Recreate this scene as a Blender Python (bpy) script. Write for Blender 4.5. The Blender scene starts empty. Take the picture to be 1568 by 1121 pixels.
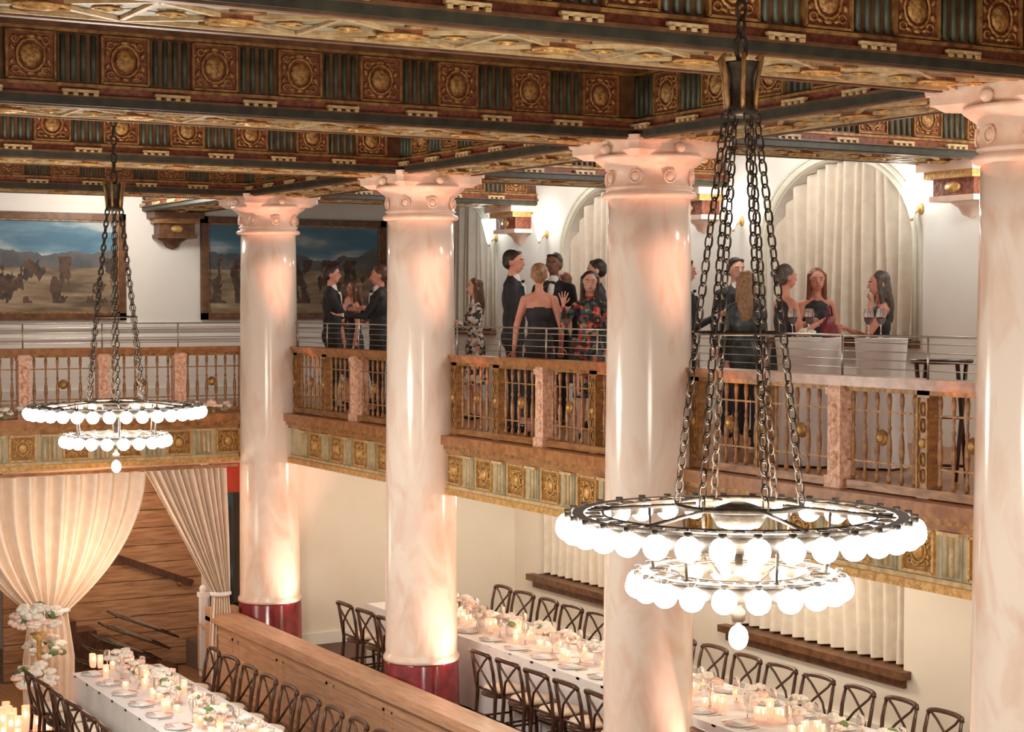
import bpy, math, random
import numpy as np
from mathutils import Matrix, Vector
random.seed(7); np.random.seed(7)
S=0.84; U=1/S
D=bpy.data; C=bpy.context
pi=math.pi
# ------------------------------------------------------------ materials
MATS={}
def pm(name,c1,c2=None,scale=5,rough=.5,metal=0,bump=0,st=(1,1,1),detail=4,lo=.35,hi=.65,em=None,es=0,trans=0,dist=0):
    m=D.materials.new(name); m.use_nodes=True; nt=m.node_tree; b=nt.nodes['Principled BSDF']
    b.inputs['Roughness'].default_value=rough; b.inputs['Metallic'].default_value=metal
    b.inputs['Base Color'].default_value=(*c1,1)
    if c2 is not None or bump:
        tc=nt.nodes.new('ShaderNodeTexCoord'); mp=nt.nodes.new('ShaderNodeMapping'); mp.inputs['Scale'].default_value=st
        nt.links.new(tc.outputs['Object'],mp.inputs['Vector'])
        t=nt.nodes.new('ShaderNodeTexNoise'); t.inputs['Detail'].default_value=detail; t.inputs['Distortion'].default_value=dist
        t.inputs['Scale'].default_value=scale; nt.links.new(mp.outputs['Vector'],t.inputs['Vector']); out=t.outputs[0]
    if c2 is not None:
        r=nt.nodes.new('ShaderNodeValToRGB'); r.color_ramp.elements[0].position=lo; r.color_ramp.elements[1].position=hi
        r.color_ramp.elements[0].color=(*c1,1); r.color_ramp.elements[1].color=(*c2,1)
        nt.links.new(out,r.inputs['Fac']); nt.links.new(r.outputs['Color'],b.inputs['Base Color'])
    if bump:
        bm=nt.nodes.new('ShaderNodeBump'); bm.inputs['Strength'].default_value=bump; bm.inputs['Distance'].default_value=.02
        nt.links.new(out,bm.inputs['Height']); nt.links.new(bm.outputs['Normal'],b.inputs['Normal'])
    if em: b.inputs['Emission Color'].default_value=(*em,1); b.inputs['Emission Strength'].default_value=es
    if trans: b.inputs['Transmission Weight'].default_value=trans
    MATS[name]=m; return m
pm('marble',(.86,.63,.50),(.95,.84,.74),2.2,.17,bump=0,st=(1,1,.45),detail=10,lo=.32,hi=.54,dist=1.8)
pm('marble_cap',(.88,.61,.48),(.94,.75,.63),6,.4,bump=.2)
pm('red_marble',(.16,.012,.018),(.30,.03,.035),5,.15,detail=8)
pm('plaster',(.78,.71,.60),(.82,.76,.66),1.3,.75)
pm('plaster_up',(.80,.78,.73),(.85,.83,.78),1.3,.75)
pm('ceil_paint',(.20,.10,.05),(.32,.18,.09),3,.6)
pm('gold',(.46,.25,.07),(.74,.46,.17),22,.42,.25,bump=.5)
pm('gold_rel',(.24,.11,.03),(.58,.33,.11),26,.42,.2,bump=.8)
pm('gold_dark',(.20,.09,.028),(.44,.24,.075),16,.45,.2,bump=.4)
pm('brown',(.095,.040,.016),(.19,.083,.034),9,.45,bump=.1)
pm('redpaint',(.16,.035,.018),(.32,.095,.04),24,.5,bump=.5)
pm('teal',(.038,.050,.033),(.085,.095,.058),9,.5,bump=.1)
pm('teal_l',(.28,.26,.16),(.42,.38,.25),9,.5,bump=.1)
pm('tealdark',(.024,.024,.015),(.05,.047,.03),9,.5)
pm('sage',(.44,.39,.25),(.62,.52,.33),12,.55,bump=.2)
pm('soff',(.20,.145,.07),(.36,.30,.165),10,.5,bump=.2)
pm('soffgold',(.44,.29,.13),(.70,.53,.30),14,.45,bump=.3)
pm('creamgold',(.50,.34,.15),(.72,.55,.30),14,.45,bump=.2)
pm('wood',(.22,.09,.03),(.44,.21,.075),6,.36,st=(1,1,3),bump=.15)
pm('wood_rail',(.26,.10,.035),(.44,.20,.075),10,.3)
pm('wood_light',(.52,.29,.17),(.66,.41,.26),3,.42,st=(6,1,12),bump=.1)
pm('wood_panel',(.24,.12,.06),(.40,.23,.12),3,.5,st=(1,1,9),bump=.15)
pm('darkwood',(.04,.015,.008),(.10,.042,.02),8,.35,st=(3,3,1))
pm('floorwood',(.20,.10,.05),(.33,.19,.10),3,.35,st=(12,1,1),bump=.05)
pm('carpet',(.10,.06,.05),(.16,.10,.08),30,.9)
pm('carved_pink_glow',(.66,.32,.20),(.95,.66,.50),24,.4,0,bump=.9)  # pink carved posts, the glow of pink light painted into the colour
pm('iron',(.035,.025,.018),(.09,.062,.042),20,.45,.5,bump=.2)
pm('steel',(.45,.42,.38),None,5,.3,.8)
pm('bulb',(1,1,1),em=(.93,1,.98),es=34)
pm('glassbulb',(1,.97,.9),rough=.05,trans=.85,em=(1,.95,.85),es=.6)
pm('sconce',(1,1,1),em=(.9,1,.97),es=2.5)
pm('curtain',(.70,.63,.53),(.78,.71,.61),8,.85)
pm('mould_pale',(.68,.68,.56),(.76,.75,.64),8,.7)
pm('drape',(.88,.72,.58),(.93,.80,.67),8,.85)
pm('cloth',(.84,.83,.83),(.89,.88,.88),6,.8)
pm('plate',(.82,.80,.78),rough=.2)
pm('wineglass',(.95,.95,.95),rough=.03,trans=.9)
pm('pinkglass',(.90,.48,.36),rough=.15,trans=.3,em=(1,.42,.26),es=.75)
pm('flame',(1,.8,.4),em=(1,.72,.42),es=22)
pm('petal',(.86,.80,.70),(.94,.90,.84),20,.7)
pm('petalpink',(.90,.62,.52),(.94,.76,.66),20,.7)
pm('leaf',(.12,.20,.07),(.25,.33,.14),12,.6)
pm('suit',(.010,.010,.013),(.024,.024,.028),20,.75)
pm('shirt',(.85,.84,.83),rough=.7)
pm('blackdress',(.010,.010,.012),(.026,.024,.028),12,.65)
pm('leather',(.02,.035,.035),(.06,.08,.08),12,.4)
pm('skin',(.60,.31,.22),(.68,.38,.28),8,.6)
pm('skin_pink',(.62,.26,.18),(.70,.34,.25),8,.6)
pm('skin_dark',(.20,.09,.05),(.26,.12,.07),8,.6)
pm('hair_dark',(.012,.008,.006),(.035,.02,.014),30,.5,st=(4,4,1))
pm('hair_brown',(.05,.022,.012),(.16,.07,.035),30,.5,st=(4,4,1))
pm('hair_red',(.10,.025,.010),(.26,.08,.03),30,.5,st=(4,4,1))
pm('hair_blonde',(.18,.09,.04),(.42,.24,.12),30,.5,st=(4,4,1))
pm('hair_grey',(.04,.03,.027),(.16,.13,.11),30,.5,st=(4,4,1))
pm('eyewhite',(.7,.68,.65),rough=.3)
pm('iris',(.02,.012,.008),rough=.2)
pm('lip',(.42,.08,.07),rough=.5)
pm('shoe',(.01,.01,.01),rough=.25)
pm('burgundy',(.14,.008,.02),(.25,.02,.04),12,.5)
pm('wine',(.12,.0,.02),rough=.05)
pm('bluedoor',(.03,.09,.12),(.05,.13,.16),4,.4)
pm('redwall',(.45,.05,.03),(.55,.08,.05),4,.5)
def floral(name,base,cols,sc):
    m=D.materials.new(name); m.use_nodes=True; nt=m.node_tree; b=nt.nodes['Principled BSDF']; b.inputs['Roughness'].default_value=.7
    tc=nt.nodes.new('ShaderNodeTexCoord'); v=nt.nodes.new('ShaderNodeTexVoronoi'); v.inputs['Scale'].default_value=sc
    nt.links.new(tc.outputs['Object'],v.inputs['Vector'])
    r=nt.nodes.new('ShaderNodeValToRGB'); r.color_ramp.interpolation='CONSTANT'
    sp=nt.nodes.new('ShaderNodeSeparateColor'); nt.links.new(v.outputs['Color'],sp.inputs[0]); nt.links.new(sp.outputs[0],r.inputs['Fac'])
    allc=[base]+cols; e=r.color_ramp.elements
    e[0].position=0; e[0].color=(*allc[0],1); e[1].position=.42; e[1].color=(*allc[1],1)
    for i,c in enumerate(allc[2:]):
        x=e.new(.42+.58*(i+1)/(len(allc)-1)); x.color=(*c,1)
    nt.links.new(r.outputs['Color'],b.inputs['Base Color']); MATS[name]=m
floral('floral_white',(.7,.66,.62),[(.02,.02,.03),(.45,.27,.2),(.05,.06,.05)],26)
floral('floral_red',(.02,.02,.02),[(.5,.02,.03),(.05,.16,.08),(.6,.22,.14),(.06,.10,.2)],28)
def painting_mat(name,seed,fig):
    m=D.materials.new(name); m.use_nodes=True; nt=m.node_tree; L=nt.links; N=nt.nodes; b=N['Principled BSDF']; b.inputs['Roughness'].default_value=.6
    tc=N.new('ShaderNodeTexCoord'); sp=N.new('ShaderNodeSeparateXYZ'); L.new(tc.outputs['Object'],sp.inputs[0])
    def noise(sc,st,d=6):
        mp=N.new('ShaderNodeMapping'); mp.inputs['Scale'].default_value=st; mp.inputs['Location'].default_value=(seed,seed*2,0); L.new(tc.outputs['Object'],mp.inputs[0])
        n=N.new('ShaderNodeTexNoise'); n.inputs['Scale'].default_value=sc; n.inputs['Detail'].default_value=d; L.new(mp.outputs[0],n.inputs['Vector']); return n.outputs[0]
    def ramp(f,*st):
        r=N.new('ShaderNodeValToRGB'); e=r.color_ramp.elements; e[0].position=st[0][0]; e[0].color=(*st[0][1],1); e[1].position=st[-1][0]; e[1].color=(*st[-1][1],1)
        for p,c in st[1:-1]: x=e.new(p); x.color=(*c,1)
        L.new(f,r.inputs[0]); return r.outputs[0]
    def mth(op,a,bb):
        n=N.new('ShaderNodeMath'); n.operation=op
        for i,x in enumerate((a,bb)):
            if isinstance(x,(int,float)): n.inputs[i].default_value=x
            else: L.new(x,n.inputs[i])
        return n.outputs[0]
    def mix(f,a,bb):
        n=N.new('ShaderNodeMix'); n.data_type='RGBA'; L.new(f,n.inputs[0]); L.new(a,n.inputs[6]); L.new(bb,n.inputs[7]); return n.outputs[2]
    z=sp.outputs['Z']
    sky=ramp(noise(1.1,(.8,1,3.5)),(.4,(.07,.18,.27)),(.52,(.14,.27,.36)),(.64,(.46,.52,.52)))
    mt=ramp(noise(3,(1,1,1)),(.3,(.06,.075,.09)),(.7,(.16,.15,.15)))
    gd=ramp(noise(2.0,(.7,1,4)),(.35,(.11,.08,.05)),(.52,(.26,.19,.12)),(.68,(.42,.33,.21)))
    hm=mth('ADD',mth('MULTIPLY',noise(1.3,(1,1,0.01)),.7),-.10)
    fm=mth('LESS_THAN',z,hm); gm=mth('LESS_THAN',z,-.02)
    c=mix(fm,sky,mt); c=mix(gm,c,gd)
    if fig:
        f=noise(3.0,(1.7,1,.9),5); fz=mth('MULTIPLY',mth('GREATER_THAN',f,.53),mth('MULTIPLY',mth('LESS_THAN',z,.16),mth('GREATER_THAN',z,-.58)))
        dk=ramp(noise(9,(1,1,1)),(.3,(.025,.025,.02)),(.7,(.13,.07,.045)))
        c=mix(fz,c,dk)
    L.new(c,b.inputs['Base Color']); MATS[name]=m
painting_mat('canvas_a',1.3,True); painting_mat('canvas_b',5.1,True)

# ------------------------------------------------------------ mesh builder
class MB:
    def __init__(s): s.V=[];s.F=[];s.M=[];s.S=[];s.n=0;s.T=None
    def add(s,v,f,m,sm=True):
        v=np.asarray(v,float)
        if s.T is not None: v=v@s.T[:3,:3].T+s.T[:3,3]
        n=s.n; s.V.append(v); s.F+= [tuple(i+n for i in q) for q in f]; s.M+=[m]*len(f); s.S+=[sm]*len(f); s.n+=len(v)
    def box(s,c,d,m,R=None):
        h=np.array([[x,y,z] for x in(-.5,.5) for y in(-.5,.5) for z in(-.5,.5)])*np.array(d)
        if R is not None: h=h@np.array(R)[:3,:3].T
        s.add(h+np.array(c),[(0,1,3,2),(4,6,7,5),(0,4,5,1),(2,3,7,6),(0,2,6,4),(1,5,7,3)],m,False)
    def b2(s,a,b,m):
        a=np.array(a,float);b=np.array(b,float); s.box((a+b)/2,np.abs(b-a),m)
    def rev(s,prof,c,m,n=12,R=None,sx=1,sy=1,sm=True,cap=True):
        P=[];k=len(prof)
        for r,z in prof:
            for i in range(n):
                a=2*pi*i/n; P.append((r*math.cos(a)*sx,r*math.sin(a)*sy,z))
        P=np.array(P)
        if R is not None: P=P@np.array(R)[:3,:3].T
        f=[(j*n+i,j*n+(i+1)%n,(j+1)*n+(i+1)%n,(j+1)*n+i) for j in range(k-1) for i in range(n)]
        if cap: f+=[tuple(range(n))[::-1],tuple(range((k-1)*n,k*n))]
        s.add(P+np.array(c),f,m,sm)
    def ell(s,c,r,m,n=8,k=5,R=None):
        r=np.array(r if hasattr(r,'__len__') else (r,r,r),float)
        P=[(0,0,-1)]
        for j in range(1,k):
            t=-pi/2+pi*j/k
            for i in range(n):
                a=2*pi*i/n; P.append((math.cos(t)*math.cos(a),math.cos(t)*math.sin(a),math.sin(t)))
        P.append((0,0,1)); P=np.array(P)*r
        if R is not None: P=P@np.array(R)[:3,:3].T
        f=[(0,1+(i+1)%n,1+i) for i in range(n)]
        for j in range(k-2):
            for i in range(n):
                a=1+j*n; f.append((a+i,a+(i+1)%n,a+n+(i+1)%n,a+n+i))
        a=1+(k-2)*n; f+=[(a+i,a+(i+1)%n,len(P)-1) for i in range(n)]
        s.add(P+np.array(c),f,m,True)
    def tube(s,pts,r,m,n=6,closed=False):
        pts=[np.array(p,float) for p in pts]; k=len(pts)
        rr=r if hasattr(r,'__len__') else [r]*k
        P=[]; up=None
        for i in range(k):
            if closed: t=pts[(i+1)%k]-pts[i-1]
            else: t=pts[min(i+1,k-1)]-pts[max(i-1,0)]
            t=t/(np.linalg.norm(t)+1e-9)
            if up is None:
                up=np.array([0,0,1.]) if abs(t[2])<.9 else np.array([1.,0,0])
            a=up-t*np.dot(up,t); a/=np.linalg.norm(a)+1e-9; up=a; b=np.cross(t,a)
            for j in range(n):
                th=2*pi*j/n; P.append(pts[i]+rr[i]*(math.cos(th)*a+math.sin(th)*b))
        f=[]
        for i in range(k if closed else k-1):
            i2=(i+1)%k
            for j in range(n): f.append((i*n+j,i*n+(j+1)%n,i2*n+(j+1)%n,i2*n+j))
        if not closed: f+=[tuple(range(n))[::-1],tuple(range((k-1)*n,k*n))]
        s.add(P,f,m,True)
    def ring(s,c,rx,rz,r,m,plane='xz',n=14,k=5):
        pts=[]
        for i in range(n):
            a=2*pi*i/n; x=rx*math.cos(a); y=rz*math.sin(a)
            pts.append((c[0]+x,c[1],c[2]+y) if plane=='xz' else (c[0]+x,c[1]+y,c[2]))
        s.tube(pts,r,m,k,True)
    def grid(s,fn,nu,nv,m):
        P=[fn(i/nu,j/nv) for j in range(nv+1) for i in range(nu+1)]
        w=nu+1
        s.add(P,[(j*w+i,j*w+i+1,(j+1)*w+i+1,(j+1)*w+i) for j in range(nv) for i in range(nu)],m,True)
    def build(s,name,loc=(0,0,0),rz=0,sc=1,parent=None):
        me=D.meshes.new(name); V=np.concatenate(s.V)
        me.from_pydata(V.tolist(),[],s.F)
        names=[];idx=[]
        mm={}
        for x in s.M:
            if x not in mm: mm[x]=len(names); names.append(x)
            idx.append(mm[x])
        for x in names: me.materials.append(MATS[x])
        me.polygons.foreach_set('material_index',idx); me.polygons.foreach_set('use_smooth',s.S); me.update()
        o=D.objects.new(name,me); C.collection.objects.link(o); o.location=loc; o.rotation_euler=(0,0,rz); o.scale=(sc,)*3
        if parent: o.parent=parent
        return o
def inst(o,name,loc,rz=0,sc=1):
    n=D.objects.new(name,o.data); C.collection.objects.link(n); n.location=loc; n.rotation_euler=(0,0,rz); n.scale=(sc,)*3; return n
def frame(o,u,n):
    M=np.eye(4); M[:3,0]=u; M[:3,1]=n; M[:3,2]=(0,0,1); M[:3,3]=o; return M
def rotY(a): return np.array(Matrix.Rotation(a,3,'Y'))
def rotZ(a): return np.array(Matrix.Rotation(a,3,'Z'))
def rotX(a): return np.array(Matrix.Rotation(a,3,'X'))

# ------------------------------------------------------------ layout
XC=9.41; YC=[23.3,18.5,13.7,8.85,4.05]; XW=13.6; YE=27.5; ZS=6.55; ZF=3.45; ZCEIL=7.5; ZH=-.4
XR=9.7; YR=23.6; ZB=2.77
def simple(name,*bs):
    mb=MB()
    for a,b,m in bs: mb.b2(a,b,m)
    return mb.build(name)
simple('floor',((-4,-4,ZH-.2),(8.7,YE,ZH),'floorwood'),((8.7,-4,ZH-.2),(XW,YE,0),'carpet'))
simple('ceiling',((-4,-1,ZCEIL),(XW+.3,YE+.3,ZCEIL+.2),'ceil_paint'))
simple('wall_back',((-4,YE,ZF-.1),(XW+.3,YE+.3,ZCEIL),'plaster_up'),((-4,YE,ZH),(XW+.3,YE+.3,ZF-.1),'plaster'))
simple('wall_aisle_end',((9.2,23.5,0),(XW,23.7,ZB+.05),'plaster'))
simple('baseboard_aisle_end',((9.85,23.46,0),(XW,23.5,.17),'plaster_up'))
simple('baseboard_right',((XW-.04,3,0),(XW,23.46,.17),'plaster_up'))
simple('trim_back_wainscot',((-4,YE-.06,4.62),(XW,YE,4.70),'plaster_up'),((-4,YE-.03,4.45),(XW,YE,4.50),'plaster_up'),((-4,YE-.05,ZF),(XW,YE,ZF+.2),'plaster_up'))
def win_wall():
    mb=MB(); zt=ZCEIL
    ups=[(15.9-4.8,1.3),(15.9,1.3),(20.7,1.3),(25.5,1.3),(6.3,1.3)]
    ups.sort(); T=.35
    def q(a,b,c,d,m='plaster_up'): mb.add([a,b,c,d],[(0,1,2,3)],m,False)
    y=-1
    zb=4.6; zs=5.7; hr=1.02
    for cy,hw in ups:
        q((XW,y,ZF-.3),(XW,cy-hw,ZF-.3),(XW,cy-hw,zt),(XW,y,zt)); y=cy+hw
        q((XW,cy-hw,ZF-.3),(XW,cy+hw,ZF-.3),(XW,cy+hw,zb),(XW,cy-hw,zb))
        n=24; pts=[(cy-hw*math.cos(pi*i/n),zs+hr*math.sin(pi*i/n)) for i in range(n+1)]
        for i in range(n):
            (a,za),(b,zb2)=pts[i],pts[i+1]
            q((XW,a,za),(XW,b,zb2),(XW,b,zt),(XW,a,zt)); q((XW,a,za),(XW,b,zb2),(XW+T,b,zb2),(XW+T,a,za))
        q((XW,cy-hw,zb),(XW,cy-hw,zs),(XW+T,cy-hw,zs),(XW+T,cy-hw,zb)); q((XW,cy+hw,zb),(XW,cy+hw,zs),(XW+T,cy+hw,zs),(XW+T,cy+hw,zb))
    q((XW,y,ZF-.3),(XW,YE,ZF-.3),(XW,YE,zt),(XW,y,zt))
    y=-1; lo=[(6.6,1.6),(11.3,1.6),(16.3,1.6),(21.2,1.6)]; a0,a1=.87,2.45
    for cy,hw in lo:
        q((XW,y,0),(XW,cy-hw,0),(XW,cy-hw,ZF-.3),(XW,y,ZF-.3),'plaster'); y=cy+hw
        q((XW,cy-hw,0),(XW,cy+hw,0),(XW,cy+hw,a0),(XW,cy-hw,a0),'plaster'); q((XW,cy-hw,a1),(XW,cy+hw,a1),(XW,cy+hw,ZF-.3),(XW,cy-hw,ZF-.3),'plaster')
        for s in(-1,1): q((XW,cy+s*hw,a0),(XW,cy+s*hw,a1),(XW+T,cy+s*hw,a1),(XW+T,cy+s*hw,a0),'plaster')
        q((XW,cy-hw,a1),(XW,cy+hw,a1),(XW+T,cy+hw,a1),(XW+T,cy-hw,a1),'plaster')
    q((XW,y,0),(XW,YE,0),(XW,YE,ZF-.3),(XW,y,ZF-.3),'plaster')
    mb.b2((XW+T,-1,0),(XW+T+.05,YE,zt),'plaster_up')
    mb.build('wall_right')
    k=0
    for cy,hw in ups:
        k+=1; mb=MB()
        def top(y): 
            t=max(0,1-((y-cy)/hw)**2); return zs+hr*math.sqrt(t)
        pts=[(XW-.01,cy-hw*1.03,zb)]+[(XW-.01,cy-(hw+.04)*math.cos(pi*i/24),zs+(hr+.04)*math.sin(pi*i/24)) for i in range(25)]+[(XW-.01,cy+hw*1.03,zb)]
        mb.tube(pts,.035,'mould_pale',6)
        pts=[(XW-.01,p[1]*1.0+(p[1]-cy)*.06,p[2]+(.07 if 0<i<26 else 0)) for i,p in enumerate(pts)]
        mb.tube(pts,.02,'mould_pale',6)
        mb.b2((XW-.12,cy-hw-.12,zb-.08),(XW+T,cy+hw+.12,zb),'brown')
        mb.b2((XW+.3,cy-hw,zb),(XW+.32,cy+hw,zs),'wineglass')
        for i in range(1,4): mb.b2((XW+.27,cy-hw+i*hw/2-.02,zb),(XW+.31,cy-hw+i*hw/2+.02,zs+hr*.7),'brown')
        def cf(u,v):
            y=cy-hw*.985+2*hw*.985*u; z=zb+.02+v*(top(y)-.03-zb)
            return (XW+.15+.085*math.sin(u*2*pi*14+1.3*math.sin(v*2+u*9))*(1-.3*v)+.03*math.sin(u*50),y,z)
        mb.grid(cf,190,14,'curtain'); mb.build('window_%d'%k)
    for cy,hw in lo:
        k+=1; mb=MB()
        mb.b2((XW-.14,cy-hw-.12,a0-.09),(XW+T,cy+hw+.12,a0),'brown'); mb.b2((XW-.06,cy-hw-.05,a0-.2),(XW,cy+hw+.05,a0-.09),'brown')
        mb.b2((XW+.3,cy-hw,a0),(XW+.32,cy+hw,a1),'wineglass')
        for i in range(1,4): mb.b2((XW+.27,cy-hw+i*hw/2-.03,a0),(XW+.31,cy-hw+i*hw/2+.03,a1),'brown')
        mb.b2((XW+.26,cy-hw,a0),(XW+.33,cy+hw,a0+.1),'brown')
        def cf(u,v):
            y=cy-hw*.99+2*hw*.99*u; z=a0+.03+v*(a1-a0-.04)
            return (XW+.12+.07*math.sin(u*2*pi*14+math.sin(v*3+u*7)),y,z)
        mb.grid(cf,160,6,'curtain'); mb.build('window_%d'%k)
win_wall()

# ---- ornament
def cart(mb,cx,y,cz,w,h,mg='gold_rel'):
    mb.ell((cx,y,cz),(w*.24,.035,h*.27),mg,10,6)
    mb.ring((cx,y+.005,cz),w*.31,h*.36,.012,mg,'xz',14,4)
    for sx in(-1,1):
        for sz in(-1,1):
            mb.ring((cx+sx*w*.33,y,cz+sz*h*.34),w*.09,h*.08,.010,mg,'xz',8,3)
            mb.ell((cx+sx*w*.40,y,cz+sz*h*.15),(w*.05,.02,h*.09),mg,5,3,rotY(sx*sz*.5))
            mb.ell((cx+sx*w*.20,y,cz+sz*h*.40),(w*.09,.02,h*.04),mg,5,3,rotY(sx*sz*.4))
    mb.ell((cx,y,cz+h*.42),(w*.12,.025,h*.06),mg,6,4); mb.ell((cx,y,cz-h*.42),(w*.10,.025,h*.05),mg,6,4)
def unit(mb,cx,p):
    w=p*.50; z0,z1=.15,.53; zc=(z0+z1)/2;h=z1-z0
    mb.box((cx,.012,zc),(w,.024,h*.94),'redpaint')
    for s in(-1,1):
        mb.box((cx+s*w/2,.025,zc),(.016,.05,h*.95),'gold_dark'); mb.box((cx,.025,zc+s*h*.47),(w,.05,.016),'gold_dark')
    cart(mb,cx,.03,zc,w*.95,h*.88)
    fx=cx+p/2; fw=p-w-.05
    mb.box((fx,.006,zc),(fw,.012,h),'brown')
    for i in range(4):
        x=fx-fw/2+fw*(i+.5)/4
        mb.rev([(.022,0),(.022,h*.92)],(x,.02,z0+h*.04),'teal',6)
    mb.box((fx,.07,.085),(fw*.9,.04,.022),'creamgold')
    for i in range(4): mb.box((fx-fw/2+fw*(i+.5)/4,.075,.06),(.035,.04,.022),'creamgold')
def frieze(mb,length,first,p):
    L=length
    mb.b2((0,0,-.02),(L,.045,.04),'tealdark'); mb.b2((0,0,.04),(L,.08,.06),'brown')
    mb.b2((0,0,.06),(L,.03,.13),'redpaint'); mb.b2((0,0,.12),(L,.05,.145),'gold_dark')
    mb.b2((0,0,.535),(L,.05,.56),'gold_dark'); mb.b2((0,0,.56),(L,.09,.60),'brown'); mb.b2((0,0,.60),(L,.12,.64),'gold_dark'); mb.b2((0,0,.64),(L,.04,.9),'brown')
    x=first
    while x+p/2<L+.2:
        if x-.2>0: unit(mb,x,p)
        x+=p
def soffit(mb,L,w,lu=1.0):
    mb.b2((0,-w/2,-.004),(L,w/2,.02),'soff')
    for s in(-1,1):
        mb.box((L/2,s*(w/2-.03),-.012),(L,.06,.04),'brown'); mb.box((L/2,s*(w/2-.10),-.01),(L,.022,.03),'soffgold')
    k=max(1,round(L/lu)); lu=L/k; hw=w/2-.12
    for i in range(k):
        cx=(i+.5)*lu; a=math.atan2(2*hw,lu); d=math.hypot(2*hw,lu)
        for s in(-1,1):
            mb.box((cx,0,-.014),(d,.032,.024),'soffgold',rotZ(s*a))
        mb.box((i*lu,0,-.012),(.03,2*hw,.024),'soffgold')
        mb.box((cx,0,-.018),(.26,.26*hw/.33*.6,.026),'redpaint',rotZ(0))
        mb.ell((cx,0,-.03),(.10,.06,.03),'gold',8,4); mb.ring((cx,0,-.035),.15,.085,.012,'gold','xy',12,4)
        for s in(-1,1):
            mb.ring((cx+s*lu*.33,0,-.02),.08,.05,.010,'gold','xy',8,3); mb.ell((cx+s*lu*.33,0,-.02),(.04,.03,.02),'gold',6,3)
            mb.ell((cx,s*hw*.72,-.015),(.12,.025,.018),'gold_dark',6,3)
            for t in(-1,1): mb.add([(cx+s*lu*.5,t*hw*.05,-.007),(cx+s*lu*.5,t*hw*.75,-.007),(cx+s*lu*.22,t*hw*.42,-.007)],[(0,1,2)],'teal_l',False)
BW=.9
def beams():
    for y in YC:
        mb=MB()
        for xa,xb in((-1.2,XC-BW/2),(XC+BW/2,XW)):
            mb.T=None; mb.b2((xa,y-BW/2,ZS),(xb,y+BW/2,ZCEIL),'brown')
            L=xb-xa
            mb.T=frame((xb,y-BW/2,ZS),(-1,0,0),(0,-1,0)); frieze(mb,L,.42 if xb<10 else .38,.73)
            mb.T=frame((xa,y,ZS),(1,0,0),(0,1,0)); soffit(mb,L,BW)
            if xb<10 :
                mb.T=frame((xa,y+BW/2,ZS),(1,0,0),(0,1,0)); frieze(mb,L,.42,.73)
        mb.T=None; mb.b2((XC-BW/2,y-BW/2,ZS),(XC+BW/2,y+BW/2,ZCEIL),'brown')
        mb.T=frame((XC-BW/2,y,ZS),(1,0,0),(0,1,0)); soffit(mb,BW,BW,.9)
        mb.build('ceiling_beam')
    mb=MB()
    ys=[(4.05,8.85),(8.85,13.7),(13.7,18.5),(18.5,23.3),(23.3,YE+BW/2)]
    for a,b in ys:
        a+=BW/2;b-=BW/2; L=b-a
        mb.T=None; mb.b2((XC-BW/2,a,ZS),(XC+BW/2,b,ZCEIL),'brown')
        mb.T=frame((XC-BW/2,a,ZS),(0,1,0),(-1,0,0)); frieze(mb,L,(L-4*.73)/2,.73)
        mb.T=frame((XC,a,ZS),(0,1,0),(-1,0,0)); soffit(mb,L,BW)
    mb.build('ceiling_beam_colonnade')
    mb=MB(); mb.b2((-1.2,YE-.3,6.9),(XW,YE,ZCEIL),'brown'); mb.T=frame((XC,YE-.3,6.9),(-1,0,0),(0,-1,0)); frieze(mb,9,.4,.73); mb.build('trim_back_cornice')
beams()
# ---- columns
def column(y):
    mb=MB()
    mb.rev([(.49,0),(.49,.10),(.46,.14),(.45,.74),(.44,.76)],(0,0,0),'red_marble',40)
    pr=[(.46,.76),(.46,.80),(.435,.84)]
    for i in range(11):
        t=i/10; pr.append((.432-.042*t**1.5,.86+t*5.15))
    mb.rev(pr,(0,0,0),'marble',48)
    mb.rev([(.39,6.0),(.44,6.01),(.455,6.035),(.44,6.06),(.40,6.075),(.40,6.09),(.42,6.10),(.42,6.115),(.40,6.125),(.40,6.27),(.42,6.28),(.425,6.30),(.44,6.31),(.52,6.37),(.53,6.40)],(0,0,0),'marble_cap',48)
    for i in range(8):
        a=pi/4*i+pi/8-pi/6; c=(.41*math.cos(a),.41*math.sin(a),6.20); R=rotZ(a)
        mb.ell(c,(.025,.045,.045),'marble_cap',10,6,R)
        mb.tube([np.array(c)+R@np.array([.012,.06*math.cos(t),.06*math.sin(t)]) for t in np.linspace(0,2*pi,11)[:-1]],.010,'marble_cap',4,True)
    n=12; out=[]
    for s in range(4):
        a=s*pi/2
        for i in range(n):
            t=-1+2*i/(n-1); x=.555-.10*(1-t*t); yv=t*.50
            out.append((x*math.cos(a)-yv*math.sin(a),x*math.sin(a)+yv*math.cos(a)))
    for (z0,z1,k0,k1) in((6.385,6.43,.86,.97),(6.43,6.50,1,1),(6.50,6.555,1.04,1.06)):
        P=[(p[0]*k0,p[1]*k0,z0) for p in out]+[(p[0]*k1,p[1]*k1,z1) for p in out]; N=len(out)
        mb.add(P,[(i,(i+1)%N,N+(i+1)%N,N+i) for i in range(N)]+[tuple(range(N))[::-1],tuple(range(N,2*N))],'marble_cap',False)
    for s in range(4):
        a=s*pi/2; mb.ell((.5*math.cos(a),.5*math.sin(a),6.46),(.05,.05,.05),'marble_cap',8,6)
    return mb
col=column(0).build('marble_column',(XC,YC[0],0))
for y in YC[1:4]: inst(col,'marble_column',(XC,y,0))
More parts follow.
